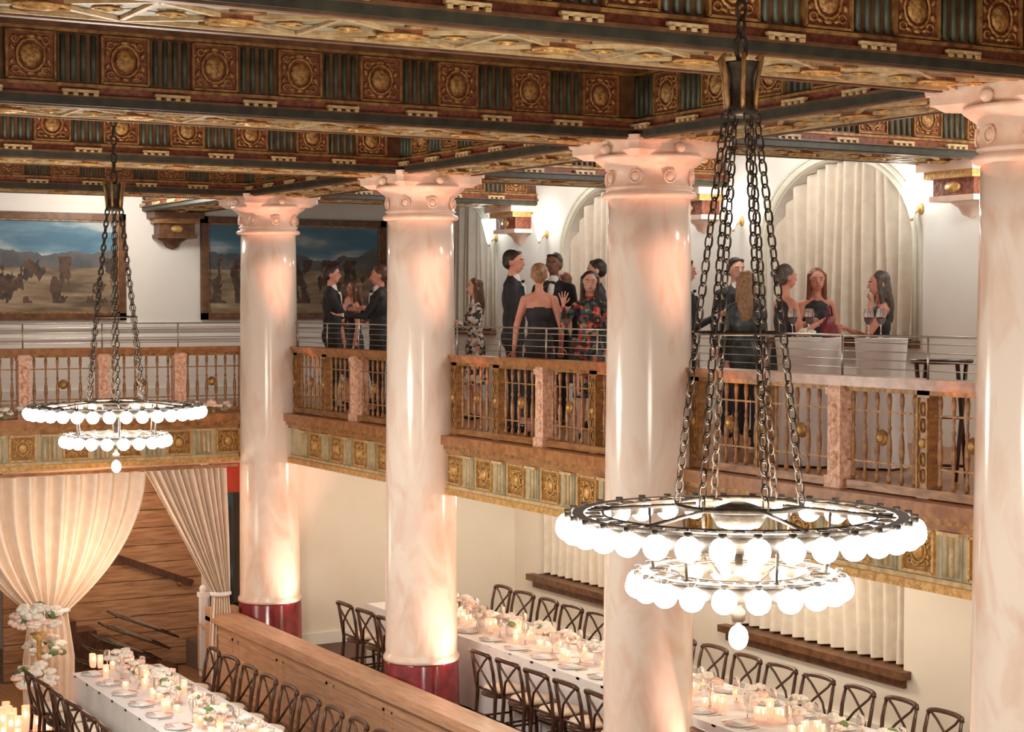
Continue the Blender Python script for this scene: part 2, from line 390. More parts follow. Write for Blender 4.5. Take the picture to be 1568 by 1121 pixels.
# ---- balustrade
BAL=[(.018,0),(.03,.02),(.03,.05),(.016,.08),(.02,.16),(.034,.26),(.03,.34),(.014,.42),(.026,.45),(.014,.48),(.018,.60),(.028,.66),(.028,.70),(.018,.74)]
def balustrade(mb,L,posts,pinks):
    mb.b2((0,-.07,.03),(L,.07,.10),'wood'); mb.b2((0,-.10,.88),(L,.10,.92),'wood_rail'); mb.b2((0,-.12,.92),(L,.12,.965),'wood_rail'); mb.b2((0,-.05,.84),(L,.05,.88),'gold_dark')
    for p in posts:
        if any(abs(p-q)<.05 for q in pinks):
            mb.b2((p-.08,-.08,0),(p+.08,.09,.90),'carved_pink_glow')
            for z in(.25,.45,.65): mb.ell((p,.09,z),(.05,.025,.08),'carved_pink_glow',8,5)
            mb.b2((p-.10,-.10,0),(p+.10,.11,.12),'carved_pink_glow'); mb.b2((p-.095,-.09,.80),(p+.095,.105,.86),'carved_pink_glow')
        else:
            mb.b2((p-.07,-.05,0),(p+.07,.05,.90),'wood'); 
            for s in(-1,1): mb.b2((p+s*.055-.010,.05,.1),(p+s*.055+.010,.065,.82),'gold_dark')
            for z in(.2,.33,.6,.73): mb.ring((p,.06,z),.03,.05,.010,'gold_dark','xz',8,4)
            mb.ell((p,.06,.46),(.035,.02,.04),'gold',8,5)
        mb.rev([(.010,.95),(.010,1.30)],(p,0,0),'steel',6)
    ps=sorted(posts)
    for a,b in zip(ps[:-1],ps[1:]):
        n=6; w=b-a-.14
        for i in range(n):
            x=a+.07+w*(i+.5)/n
            mb.rev([(r*.72,z+.10) for r,z in BAL],(x,0,0),'wood',7)
        c=(a+b)/2
        mb.rev([(.06,-.02),(.07,0),(.06,.02)],(c,.01,.47),'gold_dark',12,rotX(pi/2)); mb.ell((c,.035,.47),(.035,.02,.035),'gold',8,4)
        for z in(.68,.26): mb.box((c,0,z),(w,.015,.015),'gold_dark')
    for z in(1.03,1.10,1.17,1.24): mb.tube([(0,0,z),(L,0,z)],.004,'steel',4)
    mb.tube([(0,0,1.30),(L,0,1.30)],.009,'steel',6)
def fascia(mb,L,first,p=.73):
    mb.b2((0,-.1,-.09),(L,.14,.02),'wood_rail'); mb.b2((0,-.1,-.14),(L,.10,-.09),'gold_dark'); mb.b2((0,-.1,-.19),(L,.06,-.14),'wood_rail')
    mb.b2((0,-.1,-.57),(L,.015,-.19),'sage')
    mb.b2((0,-.1,-.61),(L,.05,-.57),'creamgold'); mb.b2((0,-.1,-.68),(L,.08,-.61),'gold')
    x=first
    while x<L-.1:
        zc=-.38;h=.33;w=.34
        if x+w/2<L:
            mb.box((x,.02,zc),(w,.012,h),'gold_dark')
            for s in(-1,1): mb.box((x+s*w/2,.03,zc),(.022,.035,h),'gold'); mb.box((x,.03,zc+s*h/2),(w,.035,.022),'gold')
            cart(mb,x,.03,zc,w*.8,h*.8,'gold')
        fx=x+p/2
        if fx+.12<L:
            mb.box((fx,.02,zc),(.22,.02,.37),'teal_l')
            for i in(-1,0,1): mb.rev([(.022,0),(.022,.33)],(fx+i*.065,.03,zc-.165),'sage' if i else 'creamgold',6)
            mb.box((fx,.05,-.21),(.24,.06,.03),'creamgold')
        x+=p
def balcony():
    simple('balcony_floor_side',((XR-.1,3,ZB),(XW,YE,ZF),'wood_rail'))
    simple('trim_balcony_soffit',((XR-.05,3,ZB-.03),(XW,23.5,ZB),'plaster'),((-1,YR-.05,ZB-.03),(XR-.05,YE,ZB),'plaster'))
    simple('balcony_floor_end',((-1,YR-.1,ZB),(XR-.1,YE,ZF),'wood_rail'))
    g=.30
    for a,b in((4.05,8.85),(8.85,13.7),(13.7,18.5),(18.5,23.3)):
        c=(a+b)/2-.02; a2=a+g; b2=b-g; mb=MB(); mb.T=frame((XR,a2,ZF),(0,1,0),(-1,0,0))
        pp=[c-a2+k*1.02 for k in(-2,-1,0,1,2)]
        balustrade(mb,b2-a2,pp,[c-a2]); mb.build('balcony_balustrade')
        a2=a+.37; b2=b-.37
        mf=MB(); mf.T=frame((XR-.1,a2,ZF),(0,1,0),(-1,0,0)); fascia(mf,b2-a2,.24); mf.build('balcony_fascia')
    mb=MB(); mf=MB()
    mf.T=frame((9.0,YR-.1,ZF),(-1,0,0),(0,-1,0)); fascia(mf,10.0,.15)
    mb.T=frame((9.2,YR,ZF),(-1,0,0),(0,-1,0)); pk=[.06]+[1.04+1.09*k for k in range(0,9)]
    balustrade(mb,10.0,pk,pk[1:]); mb.build('balcony_balustrade'); mf.build('balcony_fascia')
balcony()
# ---- partition
mb=MB()
mb.b2((8.58,4,ZH),(8.86,23.45,.52),'wood_light'); mb.b2((8.50,4,.52),(8.93,23.5,.58),'wood_light'); mb.b2((8.54,4,.58),(8.90,23.48,.63),'wood_light')
for y in np.arange(5,23,1.6):
    mb.b2((8.565,y,.36),(8.58,y+1.4,.39),'wood_light'); mb.b2((8.565,y,-.3),(8.58,y+1.4,-.27),'wood_light')
    mb.b2((8.565,y,-.3),(8.58,y+.03,.39),'wood_light'); mb.b2((8.565,y+1.37,-.3),(8.58,y+1.4,.39),'wood_light')
mb.b2((8.50,23.3,ZH),(8.93,23.5,.70),'wood_light')
mb.build('wood_partition')
# ---- corbels
def corbel(name,loc,rz,a,b,c):
    mb=MB()
    mb.b2((-.42,-.42,.46),(0,.42,.56),a); mb.b2((-.36,-.36,.38),(0,.36,.46),b); mb.b2((-.28,-.30,.20),(0,.30,.38),c)
    mb.b2((-.31,-.33,.14),(0,.33,.20),a); mb.rev([(.0,-.04),(.08,0),(.12,.08),(.2,.14)],(-.02,0,0),a,10,sy=1.3)
    mb.ell((-.29,0,.29),(.03,.12,.06),'gold',8,5)
    return mb.build(name,loc,rz)
for y in YC[:4]: corbel('wall_corbel',(XW,y,ZS-.58),0,'marble_cap','gold','redpaint')
corbel('wall_corbel',(XC,YE,ZS-.6),pi/2,'brown','wood','brown')
# ---- sconces
mb=MB(); mb.rev([(.01,-.20),(.03,-.17),(.07,0),(.11,.16),(.115,.19)],(-.14,0,0),'sconce',12); mb.tube([(0,0,-.1),(-.08,0,-.14),(-.14,0,-.2)],.012,'gold',6); mb.ell((-.14,0,-.22),.02,'gold'); mb.ell((0,0,-.1),(.02,.05,.07),'gold')
sc=None; scp=[]
for y in YC[:4]:
    for s in(-1,1):
        yy=y+s*.78; 
        if sc is None: sc=mb.build('wall_sconce',(XW,yy,6.17))
        else: inst(sc,'wall_sconce',(XW,yy,6.17))
        scp.append(yy)
# ---- paintings
def painting(x0,x1,z0,z1,m):
    cx=(x0+x1)/2; cz=(z0+z1)/2; w=(x1-x0)/2; h=(z1-z0)/2; mb=MB()
    mb.b2((-w,-.02,-h),(w,.0,h),m)
    f=.11
    for s in(-1,1):
        mb.b2((s*w,-.08,-h),(s*(w-f),0,h),'brown'); mb.b2((-w,-.08,s*h),(w,0,s*(h-f)),'brown')
        mb.box((s*(w-f-.012),-.03,0),(.025,.05,2*h-2*f),'gold_dark'); mb.box((0,-.03,s*(h-f-.012)),(2*w-2*f,.05,.025),'gold_dark')
    mb.build('landscape_painting',(cx,YE-.002,cz))
painting(9.9,13.28,4.76,6.47,'canvas_a'); painting(4.9,8.62,4.76,6.47,'canvas_b')
# ---- area below end balcony
mb=MB()
for i in range(12):
    z=ZH+.03+i*.26; mb.b2((6.0,24.9,z),(8.95,24.98,z+.25),'wood_panel')
mb.box((8.0,24.86,1.15),(1.7,.05,.10),'darkwood',rotY(math.radians(22)))
for i in range(6):
    mb.b2((6.6+i*.3,24.4,ZH),(6.9+i*.3,24.86,ZH+.9-i*.16),'darkwood')
for x in(7.3,8.6): mb.tube([(x,24.84,1.1-(x-8)*.4),(x,24.9,1.05-(x-8)*.4)],.03,'gold_dark')
mb.build('stair_wood_panelling')
mb=MB()
for i in range(5):
    o=np.array((6.75+i*.13,23.7,ZH+.15*i+.12))
    for s in(0,.42):
        mb.tube([o+(0,s,.33),o+(.5,s,.12),o+(.9,s,-.05)],.016,'iron',6)
    mb.box(o+np.array((.45,.21,.16)),(.42,.40,.03),'steel',rotY(.42)); mb.tube([o+(0,0,.33),o+(0,.42,.33)],.016,'iron',6); mb.tube([o+(.9,0,-.05),o+(.9,.42,-.05)],.016,'iron',6)
mb.build('folded_chair_stack')
mb=MB(); mb.b2((8.95,24.8,ZH),(9.05,25.0,2.7),'plaster_up'); mb.b2((9.05,24.6,ZH),(9.35,24.7,2.2),'bluedoor'); mb.b2((9.05,24.55,2.2),(9.7,24.7,2.75),'redwall')
mb.b2((9.1,24.58,.1),(9.3,24.6,.9),'tealdark'); mb.b2((9.1,24.58,1.1),(9.3,24.6,2.0),'tealdark'); mb.ell((9.12,24.56,.95),.03,'gold'); mb.build('door_1')
mb=MB(); mb.b2((8.62,24.0,ZH),(8.72,24.1,.75),'cloth'); mb.b2((8.6,23.98,.75),(8.74,24.12,.82),'cloth'); mb.ell((8.67,24.05,.87),.06,'cloth'); mb.build('newel_post')
def swag(name,tl,tr,bl,br,pw,pl,z0,z1,y,tail):
    mb=MB()
    def f(u,v):
        t=v
        l=tl+(bl-tl)*t**pl; r=tr+(br-tr)*t**pw
        x=l+(r-l)*u
        amp=.085*(1-.35*t)
        return (x,y+amp*math.sin(u*2*pi*12+.6*math.sin(t*4))+.03*math.sin(u*31)-.12*math.sin(pi*t)*(.5),z0+(z1-z0)*t+(.10*math.sin(pi*u)*t*(1-t)*-2))
    mb.grid(f,168,26,'drape')
    c=(bl+br)/2; w=(br-bl)/2
    mb.tube([(c+w*1.05*math.cos(a),y+.10*math.sin(a),z1) for a in np.linspace(0,2*pi,17)[:-1]],.035,'cloth',6,True)
    def g(u,v):
        ww=w*(1+.35*min(1,v*2)); return (c-ww+2*ww*u,y+.05*math.sin(u*2*pi*7),z1+(tail-z1)*v)
    mb.grid(g,80,10,'drape')
    mb.build(name)
swag('swag_drape',4.9,7.56,5.94,6.46,2.0,2.2,ZB-.06,.88,23.25,ZH+.02)
swag('swag_drape',7.56,8.72,8.52,8.76,1.9,1.0,ZB-.06,.92,23.25,ZH+.02)
simple('drape_rod',((4.5,23.22,ZB-.055),(8.9,23.28,ZB-.02),'wood_rail'))
# ---- flowers
def flower(mb,c,r,m):
    for i in range(5):
        a=2*pi*i/5+random.random(); d=np.array([math.cos(a),math.sin(a),random.uniform(.1,.6)])*r*.5
        mb.ell(np.array(c)+d,(r*.55,r*.55,r*.4),m,6,4)
    mb.ell(np.array(c)+np.array([0,0,r*.3]),r*.45,m,6,4)
def cluster(mb,c,R,n,fr):
    for i in range(n):
        d=np.random.normal(0,1,3); d/=np.linalg.norm(d); d[2]=abs(d[2])*.9; p=np.array(c)+d*R*random.uniform(.6,1)
        if random.random()<.18:
            mb.ell(p,(fr*.9,fr*.3,fr*.6),'leaf',6,4,rotZ(random.random()*3))
        else: flower(mb,p,fr*random.uniform(.7,1.2),random.choice(['petal','petal','petal','petalpink']))
mb=MB()
for x in np.arange(5.2,9.0,.24):
    cluster(mb,(x,23.42,ZF+.06),.13,8,.06)
mb.build('balcony_flower_garland')
mb=MB()
cluster(mb,(5.72,21.9,.95),.34,46,.09); cluster(mb,(5.55,21.6,.25),.30,34,.09); cluster(mb,(5.9,22.3,.5),.28,28,.08)
mb.rev([(.16,ZH),(.16,ZH+.03),(.03,ZH+.06),(.03,.75),(.12,.85)],(5.72,21.9,0),'gold',12)
mb.build('flower_arrangement')
mb=MB()
for i in range(14):
    x=5.1+random.random()*.65; y=21.1+random.random()*.7
    h=random.uniform(.2,.5); mb.rev([(.05,0),(.055,h*.5),(.05,h)],(x,y,ZH),'pinkglass',10,cap=False); mb.rev([(.035,0),(.035,h*.6)],(x,y,ZH+.01),'petal',8); mb.ell((x,y,ZH+h*.6+.05),(.015,.015,.04),'flame',6,4)
mb.build('candle_group')
# ---- chairs
def chair():
    mb=MB(); W='darkwood'
    mb.rev([(.19,.43),(.215,.44),(.22,.455),(.20,.47)],(0,.0,0),W,20,sy=1.0); mb.rev([(.18,.47),(.20,.485),(.19,.51),(.12,.52)],(0,0,0),'drape',18)
    for s in(-1,1):
        mb.tube([(s*.17,.16,.44),(s*.185,.18,.22),(s*.20,.20,0)],[.018,.017,.014],W,6)
        mb.tube([(s*.20,-.25,0),(s*.19,-.20,.25),(s*.185,-.185,.46),(s*.20,-.22,.70),(s*.195,-.25,.84)],[.015,.018,.019,.017,.016],W,6)
        mb.tube([(s*.185,.18,.2),(s*.195,-.2,.2)],.011,W,5)
        mb.tube([(s*.175,-.19,.50),(s*.06,-.245,.66),(-s*.11,-.265,.80),(-s*.17,-.25,.86)],.012,W,5)
    pts=[(.20*math.cos(a),-.25-.035*math.sin(a),.84+.035*math.sin(a)**.5) for a in np.linspace(0,pi,9)]
    mb.tube(pts,.022,W,6); mb.tube([(-.18,-.19,.50),(0,-.215,.51),(.18,-.19,.50)],.013,W,5)
    mb.tube([(-.18,.17,.24),(.18,.17,.24)],.011,W,5); mb.tube([(-.19,-.21,.24),(.19,-.21,.24)],.011,W,5)
    return mb
ch=None
def put_chair(x,y,z,rz):
    global ch
    rz+=random.uniform(-.08,.08)
    if ch is None: ch=chair().build('crossback_dining_chair',(x,y,z),rz,U)
    else: inst(ch,'crossback_dining_chair',(x,y,z),rz,U)
y=9.2
while y<21.4:
    if all(abs(y-c)>.74 for c in YC): put_chair(9.84,y,0,-pi/2)
    put_chair(11.70,y+.1,0,pi/2); y+=.62
y=13.2
while y<21:
    put_chair(5.57,y,ZH,-pi/2); put_chair(7.32,y+.15,ZH,pi/2); y+=.62
# ---- tables
def table(x0,x1,y0,y1,zf):
    mb=MB(); zt=zf+.75*U; mb.b2((x0,y0,zt-.03),(x1,y1,zt),'cloth')
    def side(ax,ay,bx,by,nx,ny):
        n=int(math.hypot(bx-ax,by-ay)*14)
        def f(u,v):
            o=.02*v*(1+math.sin(u*n*.9))*.6
            return (ax+(bx-ax)*u+nx*o,ay+(by-ay)*u+ny*o,zt-.002-v*(zt-zf-.05))
        mb.grid(f,n,4,'cloth')
    side(x0,y0,x0,y1,-1,0); side(x1,y0,x1,y1,1,0); side(x0,y0,x1,y0,0,-1); side(x0,y1,x1,y1,0,1)
    for x in(x0+.1,x1-.1):
        for y in np.arange(y0+.1,y1,1.8): mb.b2((x-.03,y-.03,zf),(x+.03,y+.03,zt-.03),'darkwood')
    mb.build('banquet_table')
    ps=MB(); fl=MB(); cn=MB(); xm=(x0+x1)/2
    y=y0+.35
    while y<y1-.2:
        for s,x in((-1,x0+.22),(1,x1-.22)):
            ps.rev([(.09,0),(.15,.012),(.155,.018)],(x,y,zt),'plate',14); ps.box((x,y,zt+.025),(.10,.16,.012),'cloth',rotZ(random.uniform(-.2,.2)))
            gx=x-s*.22; gy=y+random.uniform(.12,.2)
            ps.rev([(.035,0),(.006,.01),(.006,.10),(.035,.14),(.042,.20),(.034,.25)],(gx,gy,zt),'wineglass',8,cap=False)
            ps.box((x,y+.19,zt+.006),(.16,.012,.008),'steel'); ps.box((x,y-.19,zt+.006),(.16,.012,.008),'steel')
        y+=.62
    y=y0+.3
    while y<y1-.2:
        x=xm+random.uniform(-.1,.1)
        cluster(fl,(x,y,zt+.14),.15,16,.065); fl.rev([(.04,0),(.06,.06),(.05,.14)],(x,y,zt),'plate',8)
        for k in range(5):
            x=xm+random.uniform(-.28,.28); yy=y+.2+k*.07; h=random.choice([.09,.12,.16])
            cn.rev([(.032,0),(.04,h*.5),(.038,h)],(x,yy,zt),'pinkglass',8,cap=False); cn.rev([(.022,0),(.022,h*.5)],(x,yy,zt+.005),'petal',8); cn.ell((x,yy,zt+h*.5+.03),(.009,.009,.025),'flame',5,4)
        y+=.68
    ps.build('place_settings'); fl.build('flower_centerpieces'); cn.build('votive_candles')
table(10.14,11.37,8.8,21.6,0); table(5.87,7.0,13.0,21.0,ZH)

# ---- chandelier
LK=np.array([(.020*math.sin(t),0,-.075/2*math.cos(t)) for t in np.linspace(0,2*pi,11)[:-1]])
def chain(mb,a,b,L=.075,r=.0052,scl=1):
    a=np.array(a);b=np.array(b); d=b-a; n=max(2,int(np.linalg.norm(d)/(L*.74))); t=d/np.linalg.norm(d)
    x=np.cross(t,[0,1,.01]); x/=np.linalg.norm(x); yv=np.cross(t,x)
    for i in range(n):
        c=a+d*(i+.5)/n; p,q=(x,yv) if i%2 else (yv,x)
        mb.tube([c+p*k[0]*scl+t*k[2]*scl for k in LK],r,'iron',4,True)
def chandelier(loc):
    mb=MB(); I='iron'
    for R,z,nb,w in((.80,0,34,.075),(.475,-.27,20,.06)):
        mb.rev([(R-w,.05),(R-.02,.05),(R-.02,.062),(R-w,.062),(R-w,.05)],(0,0,0+z),I,48,cap=False,sm=False)
        mb.rev([(R-.045,-.02),(R-.035,-.02),(R-.035,.05),(R-.045,.05)],(0,0,z),I,48,cap=False)
        for i in range(nb):
            a=2*pi*(i+.5)/nb; ca,sa=math.cos(a),math.sin(a)
            mb.ell((R*ca,R*sa,z-.005),(.057,.057,.057),'bulb',14,10)
            mb.rev([(.02,-.0),(.02,.03)],(R*ca,R*sa,z+.04),I,6)
            a+=pi/nb; rr=R-w-.045
            pts=[(( rr+.035*math.cos(t))*math.cos(a)-.03*math.sin(t)*math.sin(a),(rr+.035*math.cos(t))*math.sin(a)+.03*math.sin(t)*math.cos(a),z+.058) for t in np.linspace(0,2*pi,9)[:-1]]
            mb.tube(pts,.005,I,4,True)
        mb.tube([((R-w-.09)*math.cos(a),(R-w-.09)*math.sin(a),z+.058) for a in np.linspace(0,2*pi,41)[:-1]],.008,I,5,True)
    for i in range(6):
        a=2*pi*i/6+.3; ca,sa=math.cos(a),math.sin(a)
        mb.tube([(.2*ca,.2*sa,.10),(.7*ca,.7*sa,.06)],.010,I,5)
        mb.tube([(.42*ca,.42*sa,.08),(.40*ca,.40*sa,-.21)],.008,I,5)
        mb.tube([(.1*ca,.1*sa,-.3),(.3*ca,.3*sa,-.22),(.42*ca,.42*sa,-.21)],.008,I,5)
        chain(mb,(.29*ca,.29*sa,.10),(.20*ca,.20*sa,.90)); chain(mb,(.20*ca,.20*sa,.90),(.07*ca,.07*sa,1.92))
    mb.tube([(.20*math.cos(a),.20*math.sin(a),.90) for a in np.linspace(0,2*pi,25)[:-1]],.010,I,5,True)
    mb.tube([(.29*math.cos(a),.29*math.sin(a),.10) for a in np.linspace(0,2*pi,25)[:-1]],.014,I,5,True)
    mb.rev([(.03,-.02),(.10,0),(.13,.05),(.11,.09),(.05,.11)],(0,0,0),I,20)
    mb.rev([(.012,-.46),(.03,-.44),(.035,-.40),(.015,-.38),(.015,-.34),(.06,-.30),(.08,-.26),(.02,-.22),(.02,0)],(0,0,0),I,14)
    mb.ell((0,0,-.52),(.048,.048,.06),'glassbulb',14,10); mb.ell((0,0,-.51),(.012,.012,.03),'bulb',8,6)
    mb.rev([(.075,1.90),(.085,1.92),(.06,1.96),(.065,2.08),(.085,2.14),(.09,2.15)],(0,0,0),I,12,cap=True)
    for i in range(6):
        a=2*pi*i/6; mb.tube([(.07*math.cos(a),.07*math.sin(a),1.93),(.085*math.cos(a),.085*math.sin(a),2.08),(.105*math.cos(a),.105*math.sin(a),2.17),(.09*math.cos(a),.09*math.sin(a),2.18)],.012,'gold_dark',5)
    mb.tube([(.03*math.cos(a),0,2.22+.06*math.sin(a)) for a in np.linspace(0,2*pi,13)[:-1]],.012,I,5,True)
    chain(mb,(0,0,2.27),(0,0,ZCEIL-loc[2]),.11,.010,1.3)
    return mb
c0=chandelier((4.94,6.45,3.97)).build('ring_chandelier',(4.94,6.45,3.97))
inst(c0,'ring_chandelier',(4.95,16.1,3.99))

# ------------------------------------------------------------ people
def nrm(v): v=np.array(v,float); return v/np.linalg.norm(v)
def person(name,X,Y,head,H,fem,hair,hst,outfit,skin='skin',R=None,L=None,hy=0,ht=0,open_hand=False,zf=ZF):
    P=[]
    def cap(a,b,r1,r2,m): P.append(('c',np.array(a,float),np.array(b,float),r1,r2,m))
    def el(c,r,m,Rm=None): P.append(('e',np.array(c,float),np.array(r,float),m,np.eye(3) if Rm is None else Rm))
    suit=outfit=='suit'
    top={'suit':'suit','black':'blackdress','strapless':'blackdress','leather':'leather','floral_white':'floral_white','floral_red':'floral_red'}[outfit]
    slv=skin if outfit in('black','strapless') else top
    sh=.150 if fem else .182; zs=1.450
    if not fem:
        el((0,0,1.31),(.185,.118,.20),top); el((0,.005,1.10),(.160,.115,.22),top); el((0,-.005,.93),(.165,.122,.15),top)
        cap((-.14,0,1.425),(.14,0,1.425),.065,.065,top); cap((0,-.02,1.44),(0,-.01,1.51),.085,.058,top)
        for s in(-1,1): cap((0,-.01,1.48),(s*.15,0,1.435),.05,.055,top)
        for s in(-1,1):
            ky=.05 if s>0 else .0
            cap((s*.09,0,.90),(s*.10,ky,.50),.092,.065,'suit'); cap((s*.10,ky,.50),(s*.105,-.01,.09),.065,.052,'suit')
            cap((s*.105,-.03,.045),(s*.12,.12,.035),.042,.036,'shoe')
        el((0,.08,1.36),(.042,.045,.13),'shirt'); cap((-.03,.098,1.485),(.03,.098,1.485),.015,.015,'suit')
        cap((0,.005,1.48),(0,.01,1.52),.057,.053,'shirt')
        for s in(-1,1): cap((s*.075,.092,1.42),(s*.02,.12,1.20),.022,.018,'suit')
    else:
        chest=skin if outfit=='strapless' else top
        el((0,0,1.27),(.140,.10,.15),top); el((0,-.005,1.37),(.134,.085,.11),chest)
        for s in(-1,1): el((s*.062,.070,1.29),(.058,.052,.058),top); cap((0,-.01,1.475),(s*.115,0,1.435),.042,.040,skin if outfit in('strapless','black') else top)
        el((0,0,1.12),(.124,.096,.19),top); el((0,-.01,.95),(.155,.118,.20),top)
        cap((0,-.01,1.44),(0,0,1.5),.055,.048,chest if outfit!='black' else skin)
        for s in(-1,1):
            ky=.06 if s>0 else .0; lm='suit' if outfit=='leather' else skin
            cap((s*.08,0,.90),(s*.088,ky+.01,.50),.082,.056,lm); cap((s*.088,ky+.01,.50),(s*.092,-.01,.09),.055,.034,lm)
            cap((s*.09,-.03,.045),(s*.095,.12,.03),.033,.028,'shoe')
    hands=[]
    for s,A in((1,R),(-1,L)):
        if A is None: A=((s*.18,-.05,-1),(s*.05,.25,-1))
        a=np.array((s*sh,0,zs-.03)); e=a+nrm(A[0])*.285; w=e+nrm(A[1])*.25
        k=.80 if fem else 1
        cap(a,e,.056*k,.043*k,slv)
        fw=e+(w-e)*.93
        cap(e,fw,.043*k,.030*k,slv)
        if suit: cap(fw,w,.029,.027,'shirt')
        d=nrm(A[2] if len(A)>2 else A[1])
        side=np.cross(d,[0,1,0]); 
        if np.linalg.norm(side)<.3: side=np.cross(d,[0,0,1])
        side=nrm(side); pn=nrm(np.cross(side,d))
        for q in(-.024,0,.024): cap(w,w+d*.085+side*q,.022*k,.014*k,skin)
        hands.append((w,d,side,pn,s,k))
    hz=np.array(Matrix.Rotation(hy,3,'Z'))@rotX(ht); piv=np.array((0,0,1.54)); HK=1.07
    cap((0,-.012,1.46),(0,.0,1.60),.055 if not fem else .045,.05 if not fem else .042,skin)
    def hp(p): p=np.array(p,float)-(0,0,.022); return (hz@(p-piv))*HK+piv
    def e2(c,r,m): el(hp(c),tuple(x*HK for x in r),m,hz)
    def c2(a,b,r1,r2,m): cap(hp(a),hp(b),r1*HK,r2*HK,m)
    e2((0,0,1.70),(.074,.09,.092),skin); e2((0,.03,1.648),(.055,.058,.066),skin)
    c2((0,.085,1.69),(0,.102,1.662),.009,.014,skin); c2((-.03,.078,1.706),(.03,.078,1.706),.012,.012,skin)
    for s in(-1,1): e2((s*.076,0,1.675),(.012,.018,.028),skin)
    e2((0,-.016,1.722),(.082,.090,.084),hair)
    if hst=='short': e2((0,-.04,1.685),(.078,.066,.07),hair); c2((-.04,.050,1.768),(.04,.050,1.768),.020,.020,hair)
    if hst=='long':
        e2((0,-.05,1.62),(.084,.058,.15),hair); e2((0,-.078,1.50),(.078,.042,.13),hair); e2((.01,-.082,1.41),(.058,.032,.09),hair)
        for s in(-1,1): c2((s*.070,.015,1.73),(s*.080,.01,1.50),.026,.022,hair)
    if hst=='bob':
        for s in(-1,1): c2((s*.070,.0,1.72),(s*.076,0,1.60),.028,.022,hair)
        e2((0,-.055,1.64),(.082,.052,.11),hair)
    if hst=='updo': e2((0,-.04,1.685),(.078,.066,.075),hair); e2((0,-.105,1.715),(.042,.038,.042),hair)
    mb=MB()
    for p in P:
        if p[0]=='c':
            _,a,b,r1,r2,m=p; t=nrm(b-a)
            pts=[];rr=[]
            for q in(1,.92,.7,.38): pts.append(a-t*r1*q); rr.append(r1*math.sqrt(max(0,1-q*q))+.0005)
            pts.append(a);rr.append(r1);pts.append(b);rr.append(r2)
            for q in(.38,.7,.92,1): pts.append(b+t*r2*q); rr.append(r2*math.sqrt(max(0,1-q*q))+.0005)
            mb.tube(pts,rr,'skin',12)
        else: mb.ell(p[1],p[2],'skin',16,12,p[4])
    tmp=mb.build('tmp'); md=tmp.modifiers.new('r','REMESH'); md.mode='VOXEL'; md.voxel_size=.010; md.use_smooth_shade=True
    sm=tmp.modifiers.new('s','SMOOTH'); sm.factor=.5; sm.iterations=3
    dg=C.evaluated_depsgraph_get(); me=D.meshes.new_from_object(tmp.evaluated_get(dg)); om=tmp.data; D.objects.remove(tmp); D.meshes.remove(om)
    nf=len(me.polygons); cen=np.empty(nf*3); me.polygons.foreach_get('center',cen); cen=cen.reshape(-1,3)
    best=np.full(nf,1e9); lab=np.zeros(nf,int); names=[]
    for p in P:
        m=p[5] if p[0]=='c' else p[3]
        if m not in names: names.append(m)
        if p[0]=='c':
            a,b,r1,r2=p[1:5]; ab=b-a; t=np.clip((cen-a)@ab/(ab@ab+1e-9),0,1); d=np.linalg.norm(cen-(a+t[:,None]*ab),axis=1)-(r1+(r2-r1)*t)
        else:
            q=(cen-p[1])@p[4]; n=np.linalg.norm(q/p[2],axis=1); g=np.linalg.norm(q/(p[2]**2),axis=1)+1e-9; d=n*(n-1)/g
        w=d<best; best[w]=d[w]; lab[w]=names.index(m)
    me.materials.clear()
    for m in names: me.materials.append(MATS[m])
    me.polygons.foreach_set('material_index',lab.astype(np.int32)); me.polygons.foreach_set('use_smooth',[True]*nf)
    k=H/1.8*U
    emp=D.objects.new(name,None); C.collection.objects.link(emp); emp.location=(X,Y,zf); emp.rotation_euler=(0,0,math.radians(head)); emp.scale=(k,)*3
    bo=D.objects.new('body',me); C.collection.objects.link(bo); bo.parent=emp
    fb=MB()
    for s in(-1,1):
        fb.ell(hp((s*.030,.084,1.685)),(.013,.009,.007),'eyewhite',8,6,hz); fb.ell(hp((s*.030,.091,1.685)),(.006,.004,.006),'iris',6,5,hz)
        fb.tube([hp((s*.016,.090,1.706)),hp((s*.032,.091,1.711)),hp((s*.048,.080,1.706))],.0035,hair,4)
    fb.ell(hp((0,.088,1.626)),(.020,.007,.006),'lip',8,5,hz)
    for w,d,side,pn,s,kk in hands:
        for i,q in enumerate((-.030,-.010,.011,.030)):
            ln=[.062,.075,.078,.064][i]; c=.25 if not open_hand else 0
            sp=side*q*(1.0 if not open_hand else 1.7)
            b0=w+d*.078+side*q*.85; b1=b0+d*ln*.5+(sp-side*q)*.6+pn*c*.02; b2=b1+d*ln*.5+(sp-side*q)*.6+pn*c*.08
            fb.tube([b0,b1,b2],[.0095*kk,.0085*kk,.006*kk],skin,6)
        tb=w+d*.03+side*.02*s; fb.tube([tb,tb+side*.03*s+d*.025,tb+side*.042*s+d*.055],[.011*kk,.010*kk,.007*kk],skin,6)
    if fem and outfit!='leather':
        ph=random.random()*6
        def sk(u,v):
            a=2*pi*u; z=1.02-v*(.57 if outfit!='strapless' else .80)
            r=.128+.034*math.sin(min(1,v*3.2)*pi/2)+.022*v*v
            r*=1+.05*v*math.sin(9*a+ph); return (r*math.cos(a),r*.80*math.sin(a)-.008+.012*v,z)
        fb.grid(sk,72,16,top)
    fb.build('face_fingers_and_skirt' if fem else 'face_and_fingers',parent=emp)
    return emp
HOLD=lambda s:((s*.25,.15,-1),(-s*.35,.85,.35))
FWD=lambda s:((s*.15,.55,-.8),(0,.95,.05))
person('man_in_tuxedo',10.24,22.95,-120,1.80,False,'hair_dark','short','suit','skin_pink',R=FWD(1),L=HOLD(-1))
